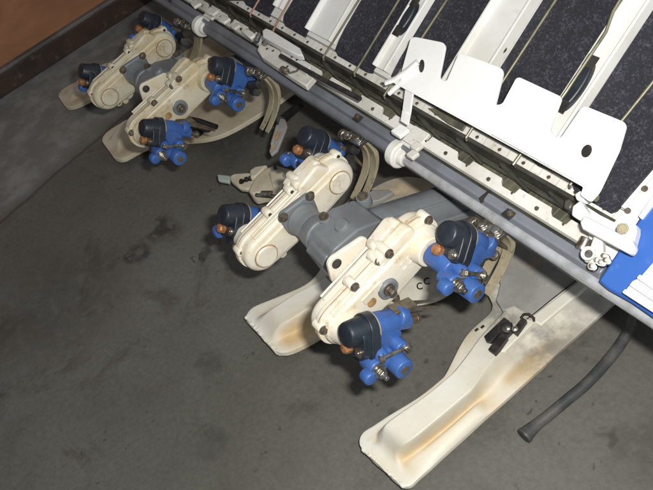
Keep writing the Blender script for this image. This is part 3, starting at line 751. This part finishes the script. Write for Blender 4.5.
# ------------------------------------------------------------------ support rail
def YZ(py, z, px=472.): return (U(px, py, z=z).y, z)
XL, XR = -2.06, -.02
rail = thing('support_rail', 'long grey beam with a polished round rod under the seedling tray', 'rail', V((-.9, YZ(190, .29)[0], .25)))
ry, rz = YZ(202.6, .285)
xc1 = U(187, 23, y=ry).x; xc2 = U(371, 160, y=ry).x
xc1 = U(201, 24, y=ry).x; xc2 = U(400, 156, y=ry).x
m = MB(); m.cyl((xc2 - .02, ry, rz), (XR + .3, ry, rz), .0072, n=28); m.build('guide_rod', 'rod', rail, world=True)
m = MB(); m.cyl((xc1 - .02, ry + .002, rz), (xc2 - .004, ry + .002, rz), .0088, n=28); m.cyl((XL, ry, rz), (xc1 - .01, ry, rz), .0072, n=24); m.build('guide_rod', 'beam', rail, world=True)
y0, _ = YZ(197, .294); y1, _ = YZ(183, .300)
xe = U(598, 268, y=y0).x
m = MB()
m.sweepx([(y0, .294), (y0 + .002, .300), (y1 - .001, .304), (y1, .300), (y1, .262), (y0, .262)], XL, xe)
m.build('beam', 'beam', rail, world=True, bevel=.0015)
# seam and cut-outs on the beam
m = MB()
for px, py in ((483, 205), (180, 20)):
    x = U(px, py, y=y0).x; m.box((x, (y0 + y1) / 2, .3015), (.0022, y1 - y0 + .004, .008))
for px, py in ((359, 118), (508, 215)):
    x = U(px, py, z=.302).x; m.box((x, y1 - .010, .3025), (.012, .010, .003))
m.build('slot', 'dark', rail, world=True, split=True)
m = MB()
for px, py in ((359, 116), (509, 214)):
    x = U(px, py, z=.302).x; m.hexbolt((x + .002, y1 - .009, .3035), (0, 0, 1), .003, .003)
m.build('bolt', 'dsteel', rail, world=True, split=True)
# white collars
for cx_ in (xc1, xc2):
    m = MB(); m.lathe((cx_ - .012, ry + .001, rz + .001), (1, 0, 0), [(0, .016), (.002, .0185), (.014, .0185), (.016, .0170), (.016, .012), (.024, .0115), (.026, .010)], n=36)
    m.box((cx_ + .012, ry + .022, rz + .018), (.030, .030, .006), Matrix.Rotation(.25, 3, 'X'))
    m.build('collar', 'rail', rail, world=True, bevel=.0012)

# underside tail: rail bracket beneath
def guide(px, py, k=1.0, mirror=False):
    x = U(px, py, y=ry).x
    g = MB()
    for dx, top, r in ((.000, 0., 1.0), (-.019, -.012, .90)):
        pts = []
        for q in range(12):
            f = q / 11; a = f * PI * .47
            pts.append(V((x + dx, ry - .004 + .020 * math.sin(PI * .8 * f) * r - .048 * f * f, rz - .008 + top - .098 * f * k * r)))
        rr = []
        for q, p in enumerate(pts):
            w_ = .0082 * (1 - .25 * q / 11)
            n_ = V((0, .0035, 0.0018))
            rr.append([p + V((-w_, 0, 0)) - n_, p + V((w_, 0, 0)) - n_, p + V((w_, 0, 0)) + n_, p + V((w_ * .55, 0, 0)) + n_ * .2, p + V((-w_ * .55, 0, 0)) + n_ * .2, p + V((-w_, 0, 0)) + n_])
        g.loft(rr)
    o = g.build('claw_guide', 'tan', rail, world=True, bevel=.0006, split=True)
    b = MB(); b.box((x - .004, ry - .010, rz - .008), (.034, .016, .006)); b.hexbolt((x + .004, ry - .012, rz - .004), (0, -.2, 1), .0058, .005); b.hexbolt((x - .014, ry - .016, rz - .004), (0, -.2, 1), .005, .005)
    b.cyl((x - .030, ry - .012, rz - .01), (x - .008, ry - .012, rz - .006), .005); b.cyl((x - .036, ry - .014, rz - .012), (x - .028, ry - .014, rz - .012), .008, bev=.001)
    b.build('clamp', 'steel', o, world=True, bevel=.0004, split=True)
    b = MB(); b.cyl((x - .012, ry - .014, rz - .03), (x - .05, ry - .02, rz - .045), .0075); b.cyl((x - .02, ry - .022, rz - .045), (x - .04, ry - .022, rz - .052), .007); b.build('clamp_block', 'dark', o, world=True, split=True)
guide(505, 240, .85); guide(364, 136, 1.); guide(264, 68, 1.); guide(190, 22, .8)
# dark blade hanging from the second guide
m = MB(); m.prism([U(350, 197, x=-.78), U(357, 200, x=-.78), U(351, 222, x=-.78), U(344, 226, x=-.78), U(341, 205, x=-.78)], V((.004, 0, 0))); m.build('scraper_blade', 'dark', rail, world=True, bevel=.001)
m = MB(); m.cyl((-1.9, y1 + .05, .23), (-.1, y1 + .05, .23), .02, n=20); m.build('cross_shaft', 'dark', rail, world=True)
ga = YZ(176, .302)
m = MB()
m.sweepx([(y1 + .003, .290), (y1 + .003, .293), (ga[0] + .004, .293), (ga[0] + .004, .270), (y1 + .003, .270)], XL, xe)
m.build('lip_rail', 'lug', rail, world=True, bevel=.001)

# ------------------------------------------------------------------ white slide rail with tongues
ga = YZ(176, .302); gb = YZ(160, .310); gc = YZ(145, .306); gd = YZ(141, .322); ge = YZ(127, .328)
sr = thing('slide_rail', 'dirty white rail with cut tongues along the lower edge of the tray', 'rail', V((-.9, gb[0], .29)))
xe2 = U(592, 252, z=.305).x
m = MB()
pitch = .0375; x = XL
segs = []
# lower strip: outline in x/y with notches towards the tray
pts_lo = [V((XL, ga[0], ga[1]))]; 
step = .075
out = []
x = XL
yb = gb[0]; ya = ga[0]
sl = (gb[1] - ga[1]) / (gb[0] - ga[0])
def on(x, y): return V((x, y, ga[1] + sl * (y - ya)))
up = []
k = 0
while x < xe2:
    x2 = min(x + step, xe2)
    up += [on(x, yb), on(x + step * .60, yb), on(x + step * .62, yb - .0035), on(x + step * .68, yb - .0065), on(x + step * .93, yb - .0065), on(x + step * .96, yb)] if x2 < xe2 else [on(x, yb), on(xe2, yb)]
    x = x2
m.prism([on(XL, ya)] + [on(xe2, ya)] + list(reversed(up)), V((0, 0, -.006)))
m.build('lower_strip', 'rail', sr, world=True, bevel=.0006)
m = MB(); m.sweepx([(gb[0] - .008, .3005), (gc[0] + .004, .304), (gc[0] + .004, .290), (gb[0] - .008, .290)], XL, xe2 + .02); m.build('mud_channel', 'olive_rib', sr, world=True)
# cleats lying in the channel
m = MB(); x = XL + .02
while x < xe2:
    a = V((x + .010, YZ(147, .312)[0] - .001, .3125)); b = V((x + .064, YZ(147, .312)[0] - .0115, .3095)); m.tube([a, lerp(a, b, .4) + V((0, -.001, .004)), b], [.0026, .0034, .0018], n=8)
    x += step
m.build('retaining_finger', 'lug', sr, world=True, split=True)
m = MB(); qa = YZ(147, .312); qb = YZ(142, .322); qc = YZ(138.5, .3245); m.sweepx([qa, (qb[0] - .001, qb[1]), qb, qc, (qc[0], .312), (qa[0], .306)], XL, xe2 + .01); m.cyl((XL, qa[0] - .0065, .310), (xe2 + .01, qa[0] - .0065, .310), .0024, n=10); m.build('press_bar', 'lug', sr, world=True, split=True)
m = MB()
m.sweepx([(gd[0], gd[1] - .004), (gd[0] + .001, gd[1]), (ge[0], ge[1]), (ge[0], ge[1] - .014), (gd[0], ge[1] - .020)], XL, xe2 + .01)
m.build('upper_strip', 'rail_tick', sr, world=True, bevel=.0008)
m = MB(); m3 = MB()
x = XL + .03; k = 0
while x < xe2:
    p = on(x, (ya + yb) / 2 - .001); m.cyl(p - V((0, 0, .001)), p + V((0, 0, .0012)), .0026 if k % 2 == 0 else .0014, n=12)
    p = V((x + .03, lerp(gd[0], ge[0], .45), lerp(gd[1], ge[1], .5))); m.cyl(p, p + V((0, 0, .0012)), .0022, n=10)
    k += 1; x += .0375
m.build('screw', 'dsteel', sr, world=True, split=True)
# pads of the rail (lighter blocks)
for px, py, w_ in ((417, 147, .020), (413, 155, .016)):
    p = U(px, py, z=.311); m3.box(p, (.013, .012, .006))
m3.build('block', 'rail', sr, world=True, bevel=.0015, split=True)

# ------------------------------------------------------------------ the seedling tray
TH = R(30)
T0 = U(472, 123, z=.332); TN = V((0, -math.sin(TH), math.cos(TH))); TS = V((0, math.cos(TH), math.sin(TH)))
def TP(px, py, off=0.): return U(px, py, pl=(T0 + TN * off, TN))
def xs(p): return p.x, (p - T0).dot(TS)           # coordinates in the tray plane
def tw(x, s, off=0.): q = T0 + TS * s + TN * off; return V((x, q.y, q.z))
tray = thing('seedling_tray', 'white sloping seedling tray with black gritty belts and raised dividers', 'seedling tray', V((-.9, T0.y, .30)))
SB = -.002; ST = .95
XE = xs(TP(628, 238))[0]
XE = .10
m = MB()
m.prism([tw(XL, SB, -.001), tw(XE - .26, SB, -.001), tw(XE - .26, ST, -.001), tw(XL, ST, -.001)], TN * -.010)
m.build('tray_base', 'white', tray, world=True)
print('tray x: ', [tuple(round(v_, 3) for v_ in xs(TP(*q))) for q in ((245, 0), (268, 17), (283, 18), (304, 37), (337, 48), (370, 73.5), (388, 90), (467, 52), (499, 70), (562, 104), (588, 109), (595, 203), (614, 213), (604, 274), (653, 200), (653, 0))])
belts = [
 [(222, 0), (243, 0), (246, 5), (268, 17), (278, 0)],
 [(293, 0), (284, 15), (283, 20), (285, 26), (304, 37), (326, 0)],
 [(358, 0), (338, 42), (335, 50), (338, 56), (366, 72), (371, 73), (392, 40), (412, 0)],
 [(435, 0), (423, 20), (400, 58), (393, 80), (396, 88), (440, 114), (460, 62), (500, 0)],
 [(543, 0), (499, 70), (478, 110), (476, 125), (524, 152), (531, 150), (562, 104), (624, 0)],
 [(653, 10), (588, 109), (566, 150), (566, 172), (574, 190), (595, 204), (610, 213), (616, 211), (640, 183), (653, 168)]]
belts[3] = [(435, 0), (423, 20), (400, 58), (391, 76), (394, 84), (436, 106), (446, 100), (467, 52), (500, 0)]
SL = -1.62
for bl in belts:
    m = MB(); P = [TP(x, y, .0015) for x, y in bl]
    # continue the strip up beyond the frame
    a, b = P[0], P[-1]
    ext = [b + TS * .5, a + TS * .5] if bl[0][0] < 600 else [b + TS * .5, a + TS * .5]
    m.prism(P + ext, TN * -.004)
    m.build('feed_belt', 'belt', tray, world=True)

def divider(pl, pr, lip=.004, h=.014, s0=.0, hole=None, w_in=None):
    """raised channel between two belts; pl, pr are points on its left and right foot"""
    xl = xs(TP(*pl))[0]; xr = xs(TP(*pr))[0]
    d = MB()
    lipw = min(.005, (xr - xl) * .22)
    prof = [(xl, 0), (xl + .0015, h), (xl + lipw, h), (xl + lipw + .002, h * .45), (xr - lipw - .002, h * .45), (xr - lipw, h), (xr - .0015, h), (xr, 0)]
    d.prism([tw(x, s0, off) for x, off in prof], TS * (ST - s0))
    o = d.build('divider', 'white', tray, world=True, bevel=.0008)
    return o, xl, xr
divider((270, 20), (282, 18), s0=.012, h=.012)
o, a, b = divider((306, 38), (337, 43), s0=.004, h=.014)
o, a, b = divider((391, 44), (406, 50), s0=.004, h=.013)
o4, a4, b4 = divider((467, 52), (498, 70), s0=.006, h=.016)
m = MB(); p = TP(504, 50, .0078); m.cyl(p, p + TN * .0008, .0022, n=14); m.cyl(p + TN * .0002, p + TN * .0004, .004, n=16); m.build('hole', 'dark', o4, world=True)
o5, a5, b5 = divider((562, 104), (588, 109), s0=.012, h=.014)
divider((228, 0), (240, 0), s0=.06, h=.012)
# oval feed wheels set in the narrow dividers
for (cx_, cy_, L_, wd) in ((412, 22, .024, .0075), (581, 90, .030, .0085)):
    p = TP(cx_, cy_, .0)
    m = MB(); pts = []
    for k in range(28):
        a = 2 * PI * k / 28; pts.append(p + TN * .0145 + V((math.cos(a) * wd, 0, 0)) + TS * (math.sin(a) * L_))
    m.prism(pts, TN * -.010); m.build('belt_wheel', 'black', tray, world=True, bevel=.002)
    m = MB()
    for sg in (-1, 1): m.prism([p + TN * .015 + TS * (sg * L_ * .9) + V((x_, 0, 0)) + TS * s_ for x_, s_ in ((-wd * .8, -.006), (wd * .8, -.006), (wd * .8, .008), (-wd * .8, .008))], TN * -.002)
    m.build('wheel_slot', 'dark', tray, world=True, split=True)
# wires over the belts
def wire(p, q, off=.016, mm='wire', r=.0016, ext=.45):
    a = TP(*p, off); b = TP(*q, off); d = (a - b).normalized()
    m = MB(); m.tube([b - V((0, 0, .004)), b, a, a + d * ext], r, n=10); m.build('press_rod', mm, tray, world=True)
wire((259, 0), (250, 15), mm='pink'); wire((290, 0), (273, 31), mm='pink'); wire((359, 0), (323, 58)); wire((399, 0), (354, 74)); 
wire((447, 0), (384, 96)); wire((556, 0), (466, 138)); wire((653, 82), (616, 128)); wire((653, 82), (570, 185))
m = MB(); a = [TP(626, -10, .02), TP(613, 12, .018), TP(606, 32, .016), TP(590, 56, .016), TP(566, 92, .016), TP(513, 165, .016)]; m.tube(a, .0018, n=10); m.build('press_rod', 'wire', tray, world=True)

for pts_ in ([(427, 108), (444, 108), (466, 124), (462, 131), (448, 124)], [(522, 152), (530, 150), (556, 166), (552, 172), (538, 166)]):
    m = MB(); m.prism([TP(x, y, .0025) for x, y in pts_], TN * -.003); m.build('mud_patch', 'olive', tray, world=True, bevel=.001)
# right frame of the tray
m = MB(); m.prism([TP(x, y, .003) for x, y in ((586, 206), (600, 215), (614, 222), (653, 176), (700, 100), (712, 108), (653, 196), (612, 262), (598, 262), (588, 236))], TN * -.012)
m.build('tray_corner', 'white', tray, world=True, bevel=.001)
m = MB()
for x, y in ((645, 189), (628, 211)): p = TP(x, y, .003); m.cyl(p, p + TN * .0015, .0032, n=16)
m.build('screw', 'dsteel', tray, world=True, split=True)
# lower ledge closing plate between slide rail and tray
m = MB(); m.prism([tw(XL, SB - .001, -.0105), tw(xe2 + .03, SB - .001, -.0105), tw(xe2 + .03, SB - .001, -.030), tw(XL, SB - .001, -.030)], V((0, .004, 0))); m.build('tray_lip', 'white', tray, world=True)

# ------------------------------------------------------------------ blue end cover and the parts round it
BN = TN; off = .012
pc = TP(640, 262, 0); 
bc = thing('end_cover', 'bright blue end cover at the right edge of the tray', 'cover', V((pc.x, pc.y, pc.z - .05)))
m = MB(); m.prism([TP(x, y, off) for x, y in ((597, 281), (606, 268), (641, 215), (653, 198), (720, 95), (790, 140), (760, 360), (653, 318), (630, 302), (608, 290))], TN * -.05)
m.build('cover_panel', 'cover', bc, world=True, bevel=.003)
m = MB(); m.prism([TP(x, y, off + .004) for x, y in ((638, 216), (653, 195), (720, 92), (723, 96), (656, 200), (641, 219))], TN * -.03)
m.build('cover_edge', 'bright', bc, world=True, bevel=.001)
rp = thing('ribbed_plate', 'white ribbed plastic plate at the lower right corner of the blue cover', 'plate', TP(650, 285, 0))
m = MB()
for k, (x0_, x1_, y0_, y1_) in enumerate(((0, 0, 0, 0),)): pass
base = [(624, 292), (632, 281), (640, 277), (653, 262), (730, 200), (780, 330), (668, 318), (653, 309)]
m.prism([TP(x, y, .020) for x, y in base], TN * -.016)
for dd in (0, 8, 16):
    a = TP(636 - dd * .9 + 2, 279 + dd * .9, .0215); b = TP(700 - dd * .3, 322 + dd * 1.1, .0215)
    w_ = (TP(640 - dd, 276 + dd, .0215) - a); 
    m.prism([a, b, b + (TP(646, 272, .0215) - TP(640, 279, .0215)) * .55, a + (TP(646, 272, .0215) - TP(640, 279, .0215)) * .55], TN * .005)
m.build('plate', 'bright', rp, world=True, bevel=.001)

# corner latch: white bar, pivot block, ring, screws
la = thing('tray_latch', 'white plastic latch with a thick bar at the tray corner beside the blue cover', 'latch', TP(600, 245, 0))
def tb(pts, off, h, name, mm, bev=.002):
    m = MB(); m.prism([TP(x, y, off) for x, y in pts], TN * -h); return m.build(name, mm, la, world=True, bevel=bev)
m = MB(); a = TP(583, 222, .034); b = TP(629, 246, .034)
m.prism([TP(x, y, .038) for x, y in ((579, 222), (584, 215), (632, 240), (634, 247), (629, 254), (582, 229))], TN * -.014); m.build('bar', 'white', la, world=True, bevel=.0025, seg=3)
tb([(618, 222), (636, 224), (636, 232), (631, 250), (619, 245)], .026, .014, 'bar_end', 'white')
tb([(594, 234), (602, 238), (603, 256), (592, 262), (584, 262), (582, 254), (588, 250)], .024, .010, 'pivot_plate', 'rail')
m = MB(); p = TP(589, 254, .025); m.cyl(p, p + TN * .004, .0072, n=28, bev=.001); m.build('pivot_ring', 'white', la, world=True)
m = MB(); p = TP(589, 254, .0292); m.cyl(p, p + TN * .0012, .0040, n=24); m.build('pivot_pin', 'steel', la, world=True)
m = MB(); p = TP(623, 229, .0265); m.lathe(p, TN, [(0, .0056), (.0016, .0054), (.0018, .0042), (.0006, .0038), (.0006, .0005)], n=20); m.build('rusty_screw', 'tan', la, world=True)
m = MB()
for x, y in ((600, 262), (607, 258), (595, 268), (604, 264), (609, 262)):
    p = TP(x, y, .014); m.cyl(p, p + TN * .008 + V((.002, 0, 0)), .0036, n=12, bev=.0006); m.hexbolt(p + TN * .008, TN + V((.3, 0, 0)), .0028, .002)
m.build('screw', 'steel', la, world=True, split=True)
m = MB(); m.cyl(TP(581, 250, .008), TP(587, 238, .008), .0062, n=20, bev=.0008); m.build('roller', 'steel', la, world=True)
for q in (((572, 206), (580, 200), (586, 210), (579, 220), (571, 215)), ((574, 194), (580, 190), (586, 194), (583, 201), (576, 200))):
    tb(q, .030, .014, 'knob', 'bright')
m = MB(); m.hexbolt(TP(590, 196, .026), V((1, 0, .3)), .004, .008); m.build('bolt', 'wire', la, world=True)
tb([(564, 200), (569, 198), (573, 203), (570, 210), (563, 208)], .016, .012, 'rubber_pad', 'lug')

# ------------------------------------------------------------------ white retainer plate
CO = .040
cp = thing('retainer_plate', 'bright white notched plate lying across the belts of the seedling tray', 'retainer', TP(505, 120, CO))
# outline: corners are rounded
def rounded(pts, rads, n=6):
    out = []
    N_ = len(pts)
    for i in range(N_):
        p = V(pts[i]); a = (V(pts[i - 1]) - p); b = (V(pts[(i + 1) % N_]) - p); r = rads[i] if isinstance(rads, list) else rads
        ra = min(r, a.length * .45, b.length * .45); a = a.normalized() * ra; b = b.normalized() * ra
        for k in range(n + 1):
            t_ = k / n; out.append((p + a) * (1 - t_) ** 2 + p * 2 * t_ * (1 - t_) + (p + b) * t_ * t_)
    return out
outl = rounded([(392, 80), (400, 76), (411, 36), (446, 43), (439, 78), (446, 82), (459, 52), (504, 69), (495, 105), (502, 104), (517, 76), (562, 97), (549, 131), (559, 140), (583, 105), (627, 123), (619, 150), (599, 192), (590, 202), (580, 195), (583, 187)],
               [2, 2, 6, 6, 5, 5, 5, 6, 3, 3, 5, 4, 6, 6, 6, 6, 3, 4, 3, 2, 2])
m = MB(); m.prism([TP(p.x, p.y, CO) for p in outl], TN * -.0035)
m.build('plate', 'bright', cp, world=True, bevel=.0012)
# folded edges of the notches: thin walls down the left flank of each notch
m = MB()
A_, B_ = TP(392, 82, CO), TP(585, 187, CO); m.prism([A_, B_, B_ + TS * .002, A_ + TS * .002], TN * -.006)
m.build('flange', 'bright', cp, world=True, split=True)
m = MB()
for cx_, cy_, lx, ly, rot_ in ((421.5, 66, 2.6, 6.5, .1), (586.5, 151, 4.8, 6.8, .5)):
    m.prism([TP(cx_ + lx * math.cos(a) * math.cos(rot_) - ly * math.sin(a) * math.sin(rot_), cy_ + lx * math.cos(a) * math.sin(rot_) + ly * math.sin(a) * math.cos(rot_), CO + .0006) for a in [2 * PI * k / 24 for k in range(24)]], TN * -.001)
m.build('slot', 'dark', cp, world=True, split=True)
m = MB(); m.tube([TP(386, 83, CO), TP(396, 79, CO), TP(409, 70, CO + .003), TP(418, 62, CO + .003)], [.0045, .0055, .0065, .006], n=12, flat=.6); m.tube([TP(389, 94, CO - .006), TP(398, 86, CO - .004), TP(404, 80, CO)], [.003, .0036, .004], n=10)
m.build('hook', 'bright', cp, world=True, split=True)
m = MB(); a = TP(409, 90, CO - .004); b = U(406, 112, z=.335); c = U(404, 124, z=.333)
q = V((.008, 0, 0)); m.loft([[a - q, a + q, a + q - V((0, -.003, 0)), a - q - V((0, -.003, 0))], [b - q, b + q, b + q + V((0, .003, 0)), b - q + V((0, .003, 0))], [c - q, c + q, c + q + V((0, .003, .002)), c - q + V((0, .003, .002))]])
c2 = c + V((.004, -.010, -.003)); m.box(c2, (.018, .016, .006)); m.build('leg', 'bright', cp, world=True, bevel=.001, split=True)

# ------------------------------------------------------------------ shuttle block left
sh = thing('shuttle_block', 'dirty white sliding block with a wire clip, at the upper left of the slide rail', 'slider', U(285, 60, z=.30))
def zb(pts, z, h, name, mm, bev=.0015):
    m = MB(); m.prism([U(x, y, z=z) for x, y in pts], V((0, 0, -h))); return m.build(name, mm, sh, world=True, bevel=bev)
zb([(262, 31), (266, 28), (271, 30), (300, 48), (303, 55), (297, 55), (263, 37)], .350, .010, 'tongue', 'white')
zb([(257, 50), (259, 45), (265, 43), (283, 50), (311, 70), (315, 76), (306, 86), (296, 80), (262, 57)], .325, .010, 'plate', 'rail')
zb([(279, 48), (290, 50), (311, 66), (306, 73), (283, 58)], .334, .008, 'pad', 'white')
m = MB(); m.tube([U(281, 56, z=.338), U(300, 67, z=.338), U(318, 77, z=.338), U(360, 99, z=.336)], .0036, n=10); m.build('dark_rod', 'dark', sh, world=True)
m = MB(); m.tube([U(288, 66, z=.332), U(285, 69, z=.332), U(290, 73, z=.332), U(297, 71, z=.334), U(300, 66, z=.336)], .0014, n=8); m.cyl(U(282, 69, z=.33), U(287, 72, z=.33), .005, bev=.001)
for x, y in ((258, 38), (266, 41)): m.cyl(U(x + 1.5, y - 4, z=.34), U(x - 1.5, y + 4, z=.335), .0038)
m.build('wire_clip', 'steel', sh, world=True, split=True)
m = MB()
for x, y in ((267, 49), (273, 51), (292, 57), (297, 60)): p = U(x, y, z=.3345 if x > 280 else .3255); m.cyl(p, p + V((0, 0, .0006)), .0022, n=12)
m.build('hole', 'dsteel', sh, world=True, split=True)
# lumps farther left on the rail
m = MB()
for x, y, w_, h_ in ((212, 12, .03, .02), (224, 20, .022, .02), (236, 27, .02, .016), (249, 34, .03, .014), (196, 4, .03, .02)):
    m.box(U(x, y, z=.314), (w_ * random.uniform(.7, 1.2), h_ * random.uniform(.6, .9), .006), Matrix.Rotation(random.uniform(-.15, .15), 3, 'Z'))
m.build('block', 'rail', sr, world=True, bevel=.002, split=True)

# ------------------------------------------------------------------ hose
pts = [(650, 275, .14), (641, 300, .09), (634, 318, .045), (628, 332, .016), (617, 349, .012), (603, 366, .011), (586, 384, .011), (568, 399, .011), (550, 414, .011), (536, 425, .011), (524, 436, .011)]
P = [U(x, y, z=z) for x, y, z in pts]
# smooth
def catmull(P, n=5):
    out = []
    for i in range(len(P) - 1):
        p0 = P[max(0, i - 1)]; p1 = P[i]; p2 = P[i + 1]; p3 = P[min(len(P) - 1, i + 2)]
        for k in range(n):
            t = k / n; out.append(.5 * ((2 * p1) + (p2 - p0) * t + (2 * p0 - 5 * p1 + 4 * p2 - p3) * t * t + (3 * p1 - p0 - 3 * p2 + p3) * t ** 3))
    out.append(P[-1]); return out
P = catmull(P)
h = thing('rubber_hose', 'dusty black rubber hose with a flattened end lying on the floor', 'hose', V((P[-1].x, P[-1].y, 0)))
rr = [.0074] * len(P)
for k in range(6): rr[-1 - k] = .0074 + .0032 * (1 - k / 6)
m = MB(); m.tube(P, rr, n=20, flat=1.0); m.build('tube', 'hose', h, world=True)
d = (P[-1] - P[-2]).normalized()
m = MB(); m.cyl(P[-1] - d * .0, P[-1] + d * .0016, .0085, n=20); m.build('mouth', 'dark', h, world=True)
m = MB(); m.cyl(P[-1] - d * .004, P[-1] + d * .0008, .0108, .0108, n=24, bev=.0008); m.build('rim', 'hose', h, world=True)

# ------------------------------------------------------------------ light: the camera's own flash and the dim room
wd = bpy.data.worlds.new("World"); sc.world = wd; wd.use_nodes = True
bg = wd.node_tree.nodes['Background']; bg.inputs['Color'].default_value = (.85, .92, 1.0, 1); bg.inputs['Strength'].default_value = .27
ld = bpy.data.lights.new('flash', 'AREA'); ld.shape = 'RECTANGLE'; ld.size = .035; ld.size_y = .015; ld.energy = 12.3; ld.color = (1.0, .97, .92)
lo = bpy.data.objects.new('flash', ld); COL.objects.link(lo)
ml = M.copy(); ml.translation = CAM + RIGHT * .05 + UP * .045 + BACK * .0
lo.matrix_world = ml

sc.view_settings.view_transform = 'Standard'; sc.view_settings.look = 'None'; sc.view_settings.exposure = 0; sc.view_settings.gamma = 1
